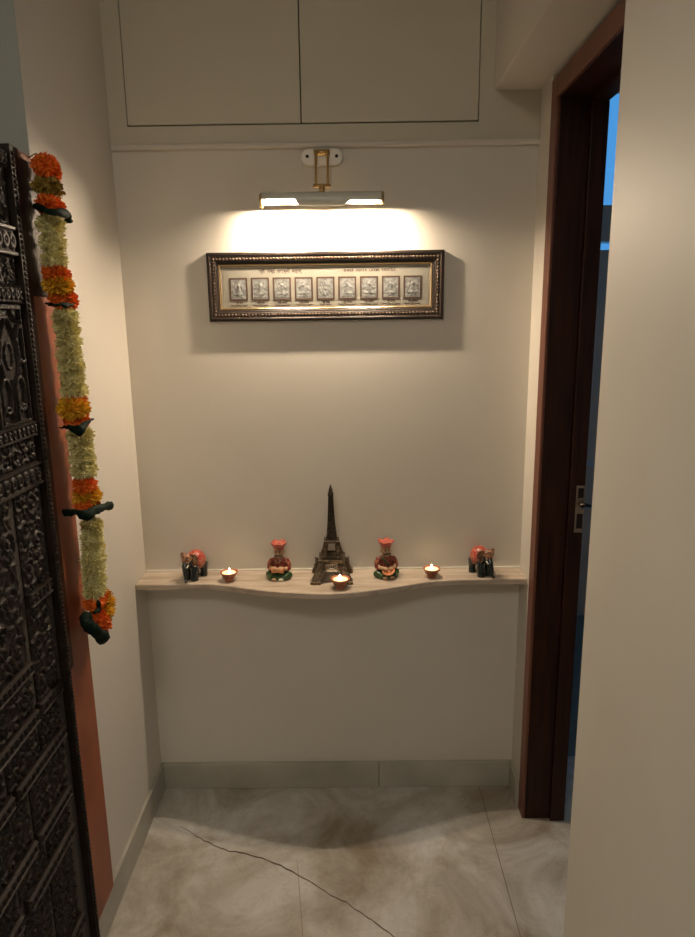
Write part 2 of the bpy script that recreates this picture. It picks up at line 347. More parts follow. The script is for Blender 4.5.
lx(obj('gold_fillet',frame_ring(fx0+.0335,fx1-.0335,fz0+.0335,fz1-.0335,[(0,y-.004),(0,y-.016),(.0025,y-.0175),(.0045,y-.014),(.0045,y-.004)]),'gold'),fr)
lx(bxo('mat_board',(fx0+.03,fx1-.03,y-.010,y-.006,fz0+.03,fz1-.03),'mat'),fr)
# second thin line of the mat
lx(obj('mat_edge',frame_ring(fx0+.043,fx1-.043,fz0+.041,fz1-.041,[(0,y-.0103),(.0008,y-.0103),(.0008,y-.0098),(0,y-.0098)]),'gold'),fr)
def text(body,size,x,z,m,parent,yy,name='lettering',label=None):
    cu=bpy.data.curves.new(name,'FONT'); cu.body=body; cu.size=size; cu.align_x='CENTER'; cu.align_y='CENTER'; cu.extrude=.0002; cu.offset=size*.025
    t=bpy.data.objects.new('tmp',cu); C.objects.link(t)
    dg=bpy.context.evaluated_depsgraph_get(); me=bpy.data.meshes.new_from_object(t.evaluated_get(dg)); bpy.data.objects.remove(t)
    me.transform(Matrix.Translation((x,yy,z))@Matrix.Rotation(PI/2,4,'X')); me.materials.clear()
    o=newobj(name,me,m); 
    if label:o['label']=label
    return lx(o,parent)
zt=fz1-.0535
text('श्री  अष्ट  लक्ष्मी  यंत्रम्',.0125,-.203,zt,'ink',fr,y-.0104)
text('SHREE  ASHTA  LAXMI  YANTRA',.0105,.058,zt,'ink',fr,y-.0104)
zc=(fz0+fz1)/2-.0055
names=['Dhana','Gaja','Aadi','Vijaya','Yantra','Dhanya','Santana','Dhairya','Vidya']
for i in range(9):
    cx=-.326+i*.0637; hw_,hh_=.0265,.0325
    # embossed relief height field
    n1,n2=34,40; bm=bmesh.new(); G=[]
    w,h=.0215,.0275
    for a in range(n2+1):
        row=[]
        for b in range(n1+1):
            u=-1+2*b/n1; v=-1+2*a/n2; r=math.hypot(u,v*1.1); th=math.atan2(v,u)
            H=0
            if i==4:  # rosette yantra
                H=.0016*(abs(math.cos(th*6))*.6+.4)*(1 if .35<r<.85 else .3)+.0018*math.exp(-(r/.25)**2)
            else:
                H+=.0030*math.exp(-((u*1.0)**2+(v-.38)**2)/.035)         # head
                H+=.0026*math.exp(-((u/.28)**2+((v+.05)/.35)**2))          # torso
                H+=.0026*math.exp(-((u/.62)**2+((v+.52)/.17)**2))          # folded legs
                for s in (-1,1):
                    ang=(.5+.25*((i*7)%4)); H+=.0018*math.exp(-(((u-s*.48)*math.cos(ang)+(v-.15)*math.sin(ang)*s)**2/.012+((v-.15)*math.cos(ang)-(u-s*.48)*math.sin(ang)*s)**2/.09))
                H+=.0012*math.exp(-((r-.80)/.07)**2)*(.5+.5*math.cos(th*14+i))
                H+=.0010*math.exp(-((v+.82)/.08)**2)
            H+=.0010*mnoise.noise(Vector((u*4.5+i*11,v*4.5,i*3.1)))+.0006*mnoise.noise(Vector((u*10+i*11,v*10,i)))
            if max(abs(u),abs(v))>.93: H=.0004
            row.append(bm.verts.new((cx+u*w,y-.0112-max(H,0),zc+v*h)))
        G.append(row)
    for a in range(n2):
        for b in range(n1): bm.faces.new((G[a][b],G[a][b+1],G[a+1][b+1],G[a+1][b]))
    p=lx(obj('silver_plaque',bm,'silver',fr,smooth=True),fr)
    bd=obj('plaque_border',frame_ring(cx-hw_,cx+hw_,zc-hh_,zc+hh_,[(0,y-.0095),(0,y-.0118),(.0042,y-.0118),(.0046,y-.0105),(.0046,y-.0095)]),'plaque_edge'); bd.parent=p
    bd.data.transform(Matrix.Translation(-Vector(fr.location)))
    text('श्री '+['धन','गज','आदि','विजय','यंत्र','धान्य','संतान','धैर्य','विद्या'][i],.0075,cx,zc-hh_-.0065,'ink',fr,y-.0104,'caption')
    text('Shree '+names[i]+(' Laxmi' if i!=4 else ''),.0062,cx,zc-hh_-.0135,'ink',fr,y-.0104,'caption')

# ------------------------------------------------------------------ lattice tower souvenir
tw=thing('tower_figurine','tall bronze lattice tower souvenir at the centre of the marble shelf','figurine',(-.0655,1.984,ZS))
def bar(bm,a,b,r): tube(bm,[a,b],r,4)
def hwid(z):  # half width of the outer silhouette
    P=[(0,.0625),(.02,.0535),(.04,.0445),(.060,.0375),(.066,.0345),(.09,.0265),(.118,.0200),(.125,.0150),(.16,.0112),(.20,.0087),(.24,.0068),(.266,.0060)]
    for (z0,a),(z1,b) in zip(P,P[1:]):
        if z<=z1: return a+(b-a)*(z-z0)/(z1-z0)
    return P[-1][1]
def legw(z): return .027-.010*min(z,.06)/.06 if z<.061 else max(.007,.017-.0095*(z-.06)/.06)
for sx in (-1,1):
    for sy in (-1,1):
        bm=bmesh.new(); zs=[.008,.021,.034,.047,.058]+[.066,.079,.092,.105,.117]
        def cor(z):
            o_=hwid(z); i_=o_-legw(z); return [(sx*o_,sy*o_,z),(sx*i_,sy*o_,z),(sx*i_,sy*i_,z),(sx*o_,sy*i_,z)]
        for z0,z1 in zip(zs,zs[1:]):
            c0,c1=cor(z0),cor(z1)
            for k in range(4):
                bar(bm,c0[k],c1[k],.0021); bar(bm,c0[k],c1[(k+1)%4],.0015); bar(bm,c0[(k+1)%4],c1[k],.0015); bar(bm,c0[k],c0[(k+1)%4],.0015)
            # recessed metal web behind the lattice
            m0=[bm.verts.new(Vector(p)*.97+Vector((sx*.0,0,0))) for p in c0]; m1=[bm.verts.new(Vector(p)*.97) for p in c1]
            for v,p in zip(m0,c0): v.co.z=p[2]
            for v,p in zip(m1,c1): v.co.z=p[2]
            if z0<.06 or True:
                for k in range(4): bm.faces.new((m0[k],m0[(k+1)%4],m1[(k+1)%4],m1[k]))
        obj('leg',bm,'bronze_light',tw)
        bm=bmesh.new(); cx_,cy_=sx*.049,sy*.049; box(bm,cx_-.0155,cx_+.0155,cy_-.0155,cy_+.0155,0,.009); obj('foot_block',bm,'bronze_light',tw,bevel=.0015)
# arches
bm=bmesh.new()
for rot in range(4):
    mt=Matrix.Rotation(rot*PI/2,4,'Z'); vs0=len(bm.verts)
    pts=[]
    for k in range(17):
        a=PI*k/16; pts.append((.0335*math.cos(a),-(hwid(.008+.040*math.sin(a))+.0005),.008+.040*math.sin(a)))
    before=set(bm.verts)
    tube(bm,pts,.0021,6)
    pts2=[(p[0]*1.0+0,p[1],p[2]+.0055) for p in pts[2:-2]]; tube(bm,pts2,.0016,6)
    for k in range(2,15): bar(bm,pts[k],(pts[k][0],pts[k][1],.056),.0012)
    new=[v for v in bm.verts if v not in before]; bmesh.ops.transform(bm,matrix=mt,verts=new)
obj('arches',bm,'bronze_light',tw)
bm=bmesh.new(); box(bm,-.0385,.0385,-.0385,.0385,.0555,.0655); box(bm,-.0405,.0405,-.0405,.0405,.0655,.0690); obj('lower_platform',bm,'bronze_light',tw,bevel=.001)
bm=bmesh.new()
for k in range(4):
    m_=Matrix.Rotation(k*PI/2,4,'Z')
    box(bm,-.030,.030,-.034,-.0325,.069,.0755,m_)
obj('gallery_wall',bm,'bronze',tw)
bm=bmesh.new(); box(bm,-.0215,.0215,-.0215,.0215,.1165,.1215); box(bm,-.0235,.0235,-.0235,.0235,.1215,.1240); obj('upper_platform',bm,'bronze_light',tw,bevel=.0008)
bm=bmesh.new(); zs=[.124+.0142*k for k in range(11)]
for z0,z1 in zip(zs,zs[1:]):
    a,b=hwid(z0),hwid(z1); c0=[(-a,-a,z0),(a,-a,z0),(a,a,z0),(-a,a,z0)];c1=[(-b,-b,z1),(b,-b,z1),(b,b,z1),(-b,b,z1)]
    for k in range(4): bar(bm,c0[k],c1[k],.0014);bar(bm,c0[k],c1[(k+1)%4],.0009);bar(bm,c0[(k+1)%4],c1[k],.0009);bar(bm,c0[k],c0[(k+1)%4],.0009)
    m0=[bm.verts.new((p[0]*.86,p[1]*.86,p[2])) for p in c0];m1=[bm.verts.new((p[0]*.86,p[1]*.86,p[2])) for p in c1]
    for k in range(4): bm.faces.new((m0[k],m0[(k+1)%4],m1[(k+1)%4],m1[k]))
obj('upper_column',bm,'bronze',tw)
bm=bmesh.new(); box(bm,-.0088,.0088,-.0088,.0088,.264,.269); box(bm,-.0068,.0068,-.0068,.0068,.269,.277); lathe(bm,[(.0060,.277),(.0062,.281),(.0048,.285),(.0034,.288),(.0036,.291),(.0022,.294),(.0006,.297)],14); obj('top_cabin',bm,'bronze',tw,bevel=.0005)

# ------------------------------------------------------------------ clay lamps (diyas)
def diya(x,y,label,s=1.0,rz=0):
    t=thing('clay_oil_lamp',label,'oil lamp',(x,y,ZS),rz,'lit clay lamps on the shelf'); t.scale=(s,s,s)
    bm=bmesh.new()
    prof=[(0,.0),(.0125,.0),(.0135,.003),(.0120,.007),(.0165,.014),(.0235,.021),(.0268,.0265),(.0272,.0285),(.0245,.0287),(.0215,.0262),(.018,.0245),(0,.0235)]
    lathe(bm,prof,36)
    for v in bm.verts:   # pinched spout for the wick
        a=math.atan2(v.co.y,v.co.x); 
        if v.co.z>.012:
            k=max(0,math.cos(a-.45))**14; v.co.x*=1+.13*k; v.co.y*=1+.13*k
    b=obj('bowl',bm,'clay',t,smooth=True)
    bm=bmesh.new()
    for k in range(16):
        a=2*PI*k/16; ell(bm,(.0188*math.cos(a),.0188*math.sin(a),.0150),(.0018,.0018,.0030),(0,.0,a),8,6)
    obj('painted_band',bm,'clay_dark',t,smooth=True)
    bm=bmesh.new(); lathe(bm,[(.0,.0235),(.0208,.0262),(.0195,.0268),(.010,.0272),(0,.0273)],28); obj('wax',bm,'wax',t,smooth=True)
    bm=bmesh.new(); lathe(bm,[(.0002,.0268),(.0022,.029),(.0030,.0325),(.0019,.0360),(.0007,.0390),(.0001,.0405)],12,(.002,.001,0)); obj('flame',bm,'flame',t,smooth=True)
diya(-.383,1.965,'small lit clay lamp between the left elephant and left turbaned musician',1.0,.2)
diya(-.038,1.897,'small lit clay lamp directly in front of the bronze tower',1.06,2.2)
diya(.243,1.978,'small lit clay lamp between the right turbaned musician and right elephant',1.0,1.2)

# ------------------------------------------------------------------ seated musicians
def musician(x,y,rz,label,variant):
    t=thing('musician_figurine',label,'figurine',(x,y,ZS),rz,'seated musician figurines'); t.scale=(.88,.95,1)
    # faces -Y
    bm=bmesh.new()   # body: head, neck, torso, arms, hands in one piece
    ell(bm,(0,.001,.0840),(.0178,.0172,.0190),(0,0,0),20,14); ell(bm,(0,-.004,.0735),(.0135,.0125,.0095))
    ell(bm,(0,-.0172,.0830),(.0032,.0048,.0048)); ell(bm,(-.0178,.002,.083),(.0030,.0042,.0058)); ell(bm,(.0178,.002,.083),(.0030,.0042,.0058))
    tube(bm,[(0,.003,.05),(0,.003,.076)],.0085,12); ell(bm,(0,.004,.045),(.021,.015,.025))
    hz=.0400 if variant==0 else .034
    for sx in (-1,1):
        tube(bm,[(sx*.024,.003,.060),(sx*.0310,-.003,.042),(sx*.028,-.014,.034),(sx*.013,-.026,hz)],[.0085,.0078,.0066,.0052],10)
        ell(bm,(sx*.0115,-.0275,hz),(.0062,.0055,.0058))
        for f in range(4): tube(bm,[(sx*(.014-.0038*f*.9),-.0300,hz+.003),(sx*(.0125-.0036*f*.9),-.0345,hz-.001),(sx*(.0115-.0034*f*.9),-.0335,hz-.0055)],[.0018,.0017,.0014],6)
        tube(bm,[(sx*.008,-.026,hz+.003),(sx*.004,-.0305,hz+.005)],[.002,.0016],6)
    b=obj('body',bm,'skin',t); voxel(b,.0011,2)
    for sx in (-1,1):
        bm=bmesh.new(); ell(bm,(sx*.0068,-.0152,.0872),(.0032,.0016,.0017)); tube(bm,[(sx*.0030,-.0164,.0908),(sx*.0070,-.0160,.0922),(sx*.0112,-.0132,.0904)],.0011,6); obj('eye',bm,'black_paint',b,smooth=True)
    bm=bmesh.new(); tube(bm,[(-.0150,-.0110,.0790),(-.0105,-.0160,.0755),(-.0035,-.0190,.0772),(0,-.0192,.0765),(.0035,-.0190,.0772),(.0105,-.0160,.0755),(.0150,-.0110,.0790)],[.0008,.0022,.0029,.0021,.0029,.0022,.0008],8); obj('moustache',bm,'black_paint',b,smooth=True)
    # tunic with sleeves
    bm=bmesh.new(); ell(bm,(0,.004,.043),(.0270,.0200,.0285),(0,0,0),20,14); ell(bm,(0,.003,.0590),(.0280,.0145,.0100),(0,0,0),20,10)
    for sx in (-1,1): tube(bm,[(sx*.023,.003,.0590),(sx*.0325,-.002,.046),(sx*.0330,-.006,.035),(sx*.0280,-.013,.031)],[.0105,.0108,.0102,.0086],12)
    c=obj('tunic',bm,'maroon',t); voxel(c,.0013,2)
    if variant==0:
        bm=bmesh.new(); tube(bm,[(-.013,-.0085,.068),(-.008,-.0165,.058),(0,-.0195,.053),(.008,-.0165,.058),(.013,-.0085,.068)],[.0022]*5,8); obj('necklace',bm,'goldpaint',t,smooth=True)
    else:
        bm=bmesh.new(); tube(bm,[(-.020,-.008,.066),(-.012,-.0175,.058),(-.002,-.021,.046),(.008,-.021,.036)],[.0032]*4,8); obj('sash',bm,'green',t,smooth=True)
    # crossed legs
    bm=bmesh.new(); ell(bm,(0,.004,.014),(.030,.021,.0145))
    for sx in (-1,1):
        tube(bm,[(sx*.016,.005,.014),(sx*.037,-.010,.0125),(sx*.024,-.025,.0095),(-sx*.006,-.031,.0075)],[.0125,.0120,.0092,.0068],12)
    l=obj('trousers',bm,'green',t); voxel(l,.0013,2)
    for sx in (-1,1):
        bm=bmesh.new(); ell(bm,(sx*.012,-.0345,.0055),(.0095,.0055,.0050)); obj('foot',bm,'ivory' if (variant==0 and sx==1) else 'skin',t,smooth=True)
    # flared turban
    bm=bmesh.new(); n=36; rings=[]
    for r,z,amp in [(.0172,.0935,0),(.0188,.0955,0),(.0192,.0990,.02),(.0215,.1040,.05),(.0262,.1110,.10),(.0275,.1145,.11),(.0240,.1135,.10),(.0180,.1095,.04),(.008,.1130,0),(.0005,.1150,0)]:
        rings.append([bm.verts.new((r*(1+amp*math.cos(5*(2*PI*k/n)+.6))*math.cos(2*PI*k/n),.002+r*(1+amp*math.cos(5*(2*PI*k/n)+.6))*math.sin(2*PI*k/n),z+amp*.022*math.cos(5*(2*PI*k/n)+.6))) for k in range(n)])
    for a,b2 in zip(rings,rings[1:]):
        for k in range(n): bm.faces.new((a[k],a[(k+1)%n],b2[(k+1)%n],b2[k]))
    bm.faces.new(rings[0][::-1]); bm.faces.new(rings[-1])
    tb=obj('turban',bm,'red',t,smooth=True)
    bm=bmesh.new(); ell(bm,(0,-.0180,.1000),(.0042,.0030,.0052)); obj('turban_jewel',bm,'goldpaint',tb,smooth=True)
    if variant==0:
        bm=bmesh.new(); lathe(bm,[(.0085,-.021),(.0098,-.019),(.0075,-.004),(.0075,.004),(.0098,.019),(.0085,.021)],20,(0,-.027,.0335),'x'); obj('drum',bm,'orange_paint',t,smooth=True)
    else:
        bm=bmesh.new(); lathe(bm,[(.003,-.005),(.018,-.0045),(.0225,.001),(.0215,.0035),(.0165,.0005),(.002,-.002)],26,(0,0,0))
        bmesh.ops.transform(bm,matrix=Matrix.Translation((.001,-.029,.0265))@Matrix.Rotation(.35,4,'X')@Matrix.Rotation(-.22,4,'Y'),verts=bm.verts); obj('tambourine',bm,'orange_paint',t,smooth=True)
    return t
musician(-.229,1.985,-.10,'turbaned musician figurine with small drum, left of the bronze tower',0)
musician(.102,1.990,.22,'turbaned musician figurine with round tray drum, right of the bronze tower',1)

# ------------------------------------------------------------------ elephants
def elephant(x,y,rz,label,trunk):
    t=thing('elephant_figurine',label,'figurine',(x,y,ZS),rz,'painted elephant figurines')
    # faces -Y ; length ~.085
    bm=bmesh.new()
    ell(bm,(0,.014,.054),(.0260,.034,.0300),(0,0,0),20,14)
    ell(bm,(0,-.024,.067),(.0190,.0165,.0215)); ell(bm,(0,-.027,.078),(.0105,.009,.0085))
    for sx in (-1,1):
        tube(bm,[(sx*.013,-.010,.045),(sx*.0135,-.013,.020),(sx*.0135,-.014,0)],[.0140,.0112,.0118],12)
        tube(bm,[(sx*.014,.032,.045),(sx*.0145,.034,.020),(sx*.0145,.032,0)],[.0145,.0112,.0118],12)
    tube(bm,[(0,-.030,.068),(0,-.042,.052),(trunk*.003,-.045,.032),(trunk*.006,-.0445,.014),(trunk*.009,-.050,.004)],[.0095,.0082,.0066,.0052,.0044],12)
    tube(bm,[(0,.044,.058),(0,.049,.045),(.001,.048,.028)],[.003,.0022,.003],8)
    b=obj('body',bm,'black_paint',t); voxel(b,.0014,3)
    for sx in (-1,1):
        bm=bmesh.new()   # ear: curved fan
        P=[(.010,-.026,.086),(.020,-.024,.092),(.031,-.019,.085),(.033,-.016,.070),(.027,-.016,.054),(.018,-.021,.048),(.012,-.026,.060)]
        f=[bm.verts.new((sx*a,c,d)) for a,c,d in P]; g2=[bm.verts.new((sx*a,c+.0028,d)) for a,c,d in P]
        bm.faces.new(f);bm.faces.new(g2[::-1])
        for k in range(7): bm.faces.new((f[k],f[(k+1)%7],g2[(k+1)%7],g2[k]))
        obj('ear',bm,'goldpaint',t,bevel=.0012)
        bm=bmesh.new(); tube(bm,[(sx*.0095,-.034,.058),(sx*.0115,-.044,.052),(sx*.0110,-.050,.054)],[.0026,.002,.0007],8); obj('tusk',bm,'ivory',t,smooth=True)
        bm=bmesh.new(); ell(bm,(sx*.0125,-.0390,.066),(.0018,.0016,.0022)); obj('eye',bm,'ivory',t,smooth=True)
    # forehead cover and draped blanket
    bm=bmesh.new(); ell(bm,(0,-.0275,.0725),(.0175,.0165,.0200),(.25,0,0),20,14)
    bmesh.ops.delete(bm,geom=[v for v in bm.verts if v.co.y>-.022 or v.co.z<.058],context='VERTS'); o=obj('head_cloth',bm,'goldpaint',t,smooth=True)
    bm=bmesh.new(); ell(bm,(0,.016,.0565),(.0292,.0315,.0328),(0,0,0),28,20)
    bmesh.ops.delete(bm,geom=[v for v in bm.verts if v.co.z<.036],context='VERTS')
    o=obj('blanket',bm,'red',t,smooth=True); sd=o.modifiers.new('thick','SOLIDIFY'); sd.thickness=.0012
    bm=bmesh.new(); n=40
    pts=[(.0296*math.cos(2*PI*k/n)*.79,.016+.0320*math.sin(2*PI*k/n)*.79,.0365) for k in range(n+1)]; tube(bm,pts,.0016,6,cap=False); obj('blanket_trim',bm,'goldpaint',o,smooth=True)
    return t
elephant(-.497,1.985,-.42,'black painted elephant figurine with red blanket at the left end of the shelf',1)
elephant(.402,1.992,.42,'black painted elephant figurine with red blanket at the right end of the shelf',1)

# ------------------------------------------------------------------ carved door leaf + post
def scroll(y,z,cell=.042,seed=0):
    iy,iz=math.floor(y/cell),math.floor(z/cell); best=0
    for a in (-1,0,1):
        for b in (-1,0,1):
            jy,jz=iy+a,iz+b; h=hash2(jy,jz,seed)
            cy,cz=(jy+.5+.25*(h-.5))*cell,(jz+.5+.25*((h*7)%1-.5))*cell
            dy,dz=y-cy,z-cz; r=math.hypot(dy,dz)/cell
            if r>.72: continue
            th=math.atan2(dz,dy)*(1 if h>.5 else -1)
            if (jy+jz)%2: v=.5+.5*math.cos(th+15*r+6.28*h)       # spiral
            else: v=.5+.5*math.cos(6*th)*min(1,r*3)               # rosette
            fall=max(0,1-(r/.70)**4); v=v**1.5*fall
            if r<.10: v=1
            best=max(best,v)
    return best
def hash2(a,b,s): 
    v=math.sin(a*127.1+b*311.7+s*74.7)*43758.5453; return v-math.floor(v)
X0=-.648  # ground of carving
dl=thing('carved_door','dark carved wooden door leaf with floral panels, ajar at the left','door',(X0,1.0,0))
YE=1.377
def relief(y0,y1,z0,z1,fn,base,amp,name,m,step=.0024):
    ny=max(2,int((y1-y0)/step)); nz=max(2,int((z1-z0)/step)); V=[];F=[]
    for j in range(nz+1):
        for i in range(ny+1):
            y=y0+(y1-y0)*i/ny; z=z0+(z1-z0)*j/nz
            h=fn(y,z)*amp
            if i in (0,ny) or j in (0,nz): h=0
            V.append((base+h-dl.location.x,y-dl.location.y,z))
    for j in range(nz):
        for i in range(ny):
            a=j*(ny+1)+i; F.append((a,a+1,a+ny+2,a+ny+1))
    # back faces so the panel has thickness
    n=len(V); c=[0,ny,nz*(ny+1)+ny,nz*(ny+1)]
    for k in c: V.append((X0-.008-dl.location.x,V[k][1],V[k][2]))
    F.append((n+3,n+2,n+1,n))
    e0=[i for i in range(ny+1)]; e1=[j*(ny+1)+ny for j in range(nz+1)]; e2=[nz*(ny+1)+i for i in range(ny,-1,-1)]; e3=[j*(ny+1) for j in range(nz,-1,-1)]
    for e,(p,q_) in zip((e0,e1,e2,e3),((0,1),(1,2),(2,3),(3,0))): F.append(tuple([n+p,n+q_]+e[::-1]))
    me=bpy.data.meshes.new(name); me.from_pydata(V,[],F); me.update()
    return newobj(name,me,m,dl,smooth=False)
def leafy(seed,cell=.040):
    def f(y,z):
        v=scroll(y,z,cell,seed); w=mnoise.noise(Vector((y*90,z*90,seed)))
        return .75*v+.25*max(0,w)+.12*mnoise.noise(Vector((y*260,z*260,seed)))
    return f
def band(y0,y1,z0,z1,per=.024):
    zc_=(z0+z1)/2; hh=(z1-z0)/2
    def f(y,z):
        v=(z-zc_)/hh
        if abs(v)>.72: return 1.0
        if abs(v)>.60: return .35
        ph=((y-y0)/per)%1; r=math.hypot((ph-.5)*2*per/(2*hh)*1.2,v)
        return .15+.75*max(0,math.cos(min(PI/2,abs(r-.38)*5)))+ (.6 if r<.12 else 0)
    return f
def lattice(y,z):
    yc=1.316; best=0
    def ring(cy,cz,ry,rz,wd=.0035):
        d=abs(math.hypot((y-cy)/ry,(z-cz)/rz)-1)*min(ry,rz); return max(0,1-(d/wd)**2)
    # pointed medallion
    t=(z-1.470)/.115
    if 0<=t<=1:
        w=.036*math.sin(PI*min(1,.22+t*.78))**.8; best=max(best,max(0,1-((abs(y-yc)-w)/.0040)**2))
    for s in (-1,1):
        best=max(best,ring(yc+s*.028,1.440,.019,.032),ring(yc+s*.030,1.395,.021,.024),ring(yc+s*.050,1.535,.018,.035),ring(yc+s*.045,1.60,.022,.020))
    best=max(best,ring(yc,1.515,.014,.024,.0025)*.6, max(0,1-((y-yc)/.004)**2)*(1 if z<1.47 else 0))
    best=max(best,.9 if min(y-1.254,1.376-y,z-1.383,1.608-z)<.006 else 0)
    return best*.9+.1*mnoise.noise(Vector((y*200,z*200,1)))
def lattice_left(y,z): return lattice(y+.128,z)
# backing slab of the leaf
lx(bxo('backing_board',(-.690,X0-.006,.56,1.398,.012,1.895),'grout'),dl)
# edge stile with beads beside the post
bm=bmesh.new(); box(bm,-.690,X0+.010,1.388,1.404,.012,1.906)
for k in range(188): ell(bm,(X0+.011,1.396,.02+.01*k),(.0035,.005,.0042),(0,0,0),6,4)
lx(obj('beaded_stile',bm,'carved_rail'),dl)
RAILS=[(.70,YE,1.700,1.757),(.70,YE,1.612,1.646),(.70,YE,1.352,1.382),(.70,YE,1.252,1.300),
 (1.272,YE-.008,1.018,1.048),(1.262,YE-.014,.788,.814),(1.140,YE-.020,.683,.708),(1.196,YE-.028,.536,.560),(1.128,YE-.034,.440,.468),
 (.70,1.250,.893,.918),(.70,1.250,.785,.812),(.70,1.122,.685,.710),(.70,1.182,.536,.562),(.70,1.10,.44,.468),(.70,YE-.034,.20,.226),(.70,YE,1.862,1.895)]
for r in RAILS: relief(*r,band(r[0],r[1],r[2],r[3],.026 if r[3]-r[2]>.035 else .018),X0+.004,.0070,'carved_rail','carved_rail')
PAN=[(1.150,YE,1.757,1.862,leafy(1,.060)),(1.150,YE,1.646,1.700,leafy(2,.034)),
 (1.250,YE,1.382,1.612,lattice),(1.124,1.244,1.382,1.612,lattice_left),(1.00,YE,1.300,1.352,leafy(3,.032)),
 (1.272,YE-.006,1.048,1.252,leafy(4)),(1.270,YE-.010,.814,1.018,leafy(5)),(1.262,YE-.018,.708,.788,leafy(6,.034)),
 (1.196,YE-.024,.560,.683,leafy(7)),(1.236,YE-.032,.468,.536,leafy(8,.03)),(1.232,YE-.040,.226,.440,leafy(9)),
 (1.000,1.252,.918,1.252,leafy(10,.052)),(.95,1.250,.812,.893,leafy(11)),(.95,1.112,.710,.785,leafy(12)),(1.124,1.250,.708,.785,leafy(13)),
 (.90,1.182,.562,.685,leafy(14)),(.90,1.10,.468,.536,leafy(15)),(1.114,1.222,.468,.536,leafy(16)),(.85,1.218,.226,.440,leafy(17)),(.85,YE-.04,.03,.200,leafy(18,.05)),
 (.70,1.10,1.382,1.862,leafy(19,.06)),(.70,.99,.812,1.352,leafy(20,.06))]
for p in PAN: relief(*p[:4],p[4],X0-.004,.0085,'carved_panel','carved')

for _o in [dl]: _o.location.y-=.018
# varnished post standing on the skirting, carrying the garland
ps=thing('door_post','smooth varnished reddish-brown wooden post beside the carved door','post',(-.66,1.47,.096))
bm=bmesh.new(); poly=[(1.390,.097),(1.533,.097),(1.533,1.86),(1.527,1.887),(1.513,1.902),(1.49,1.910),(1.390,1.912)]
a=[bm.verts.new((-.700,y_,z_)) for y_,z_ in poly]; b=[bm.verts.new((-.652,y_,z_)) for y_,z_ in poly]
bm.faces.new(a[::-1]);bm.faces.new(b)
for i in range(len(poly)): bm.faces.new((a[i],a[(i+1)%7],b[(i+1)%7],b[i]))
lx(obj('post_body',bm,'post',bevel=.004),ps)
bm=bmesh.new(); box(bm,-.652,-.6465,1.390,1.425,.80,1.910); box(bm,-.652,-.6475,1.425,1.505,1.63,1.895); lx(obj('cover_strip_and_shade',bm,'wood',bevel=.002),ps)  # second box is a dark plate painting shade over the upper post
bm=bmesh.new(); box(bm,-.700,-.662,1.533,1.5345,.10,1.86); lx(obj('edge_lip',bm,'grout'),ps)

# ------------------------------------------------------------------ garland
ga=thing('flower_garland','hanging garland of orange, yellow and cream flowers tied with dark green ribbons','garland',(-.625,1.49,1.90))
def petals(name,segs,m,n,pl_len,pw,thin=1.0):
    # segs: list of (y,z,ry,rz) ellipsoid blobs ; petals point outwards
    V=[];F=[];XG=-.617
    tot=sum(s[2]*s[3] for s in segs)
    segs=[(a*.98,1.573+(b_-1.573)*.98,c_,d_) for a,b_,c_,d_ in segs]
    for (cy,cz,ry,rz) in segs:
        for _ in range(int(n*ry*rz/tot)):
            th=random.uniform(0,2*PI); u=random.uniform(-1,1); q_=math.sqrt(1-u*u)
            d=Vector((q_*math.cos(th),q_*math.sin(th),u))
            r=random.uniform(.62,.95)
            p=Vector((XG+d.x*ry*.85*r,cy+d.y*ry*r,cz+d.z*rz*r))
            if p.x<-.650: p.x=-.650
            dd=(d+Vector((random.gauss(0,.35),random.gauss(0,.35),random.gauss(0,.35)))).normalized()
            if p.x<-.643 and dd.x<0: dd.x=abs(dd.x)
            w=dd.cross(Vector((random.gauss(0,1),random.gauss(0,1),random.gauss(0,1)))).normalized(); nn=dd.cross(w)
            Lp=pl_len*random.uniform(.7,1.2); Wp=pw*random.uniform(.7,1.2)
            k=len(V)
            V+= [p-w*Wp*.25,p+w*Wp*.25,p+dd*Lp*.6+w*Wp*.5+nn*Wp*.25,p+dd*Lp+w*Wp*.15,p+dd*Lp-w*Wp*.15,p+dd*Lp*.6-w*Wp*.5+nn*Wp*.25,p+dd*Lp*.55-nn*Wp*.15]
            F+= [(k,k+1,k+6),(k+1,k+2,k+6),(k+2,k+3,k+6),(k+3,k+4,k+6),(k+4,k+5,k+6),(k+5,k,k+6)]
        # dense core
    me=bpy.data.meshes.new(name); me.from_pydata([v-ga.location for v in V],[],F); me.update()
    o=newobj(name,me,m,ga)
    return o
def core(segs,m,name='flower_core'): pass
def flower(name,m,segs,n,pl_len=.012,pw=.008,corem=None):
    o=petals(name,segs,m,n,pl_len,pw)
    bm=bmesh.new()
    for (cy,cz,ry,rz) in [(a*.98,1.573+(b_-1.573)*.98,c_,d_) for a,b_,c_,d_ in segs]: ell(bm,(-.617-ga.location.x,cy-ga.location.y,cz-ga.location.z),(ry*.62,ry*.72,rz*.74),(0,0,0),12,8)
    obj('flower_core',bm,corem or m,o,smooth=True)
R_=.032
flower('marigold','f_or',[(1.492,1.892,.026,.019),(1.510,1.882,.021,.020),(1.478,1.888,.020,.018)],900,.009,.007)
flower('marigold','f_ol',[(1.488,1.851,.027,.015),(1.504,1.848,.022,.013)],520,.011,.007)
flower('marigold','f_or',[(1.482,1.814,.024,.017),(1.506,1.811,.024,.018)],900,.009,.007)
def cream(y0,z0,y1,z1,r=.030,n=1500,bul=0):
    k=max(2,int((z0-z1)/.024)); segs=[(y0+(y1-y0)*i/k+random.uniform(-.003,.003),z0+(z1-z0)*i/k,r*random.uniform(.88,1.05),.018) for i in range(k+1)]
    flower('cream_flower_string','f_cr',segs,int(n*1.8),.0095,.0042)
cream(1.488,1.775,1.487,1.705,.028,1100)
flower('marigold','f_or',[(1.490,1.678,.027,.017)],620,.009,.007)
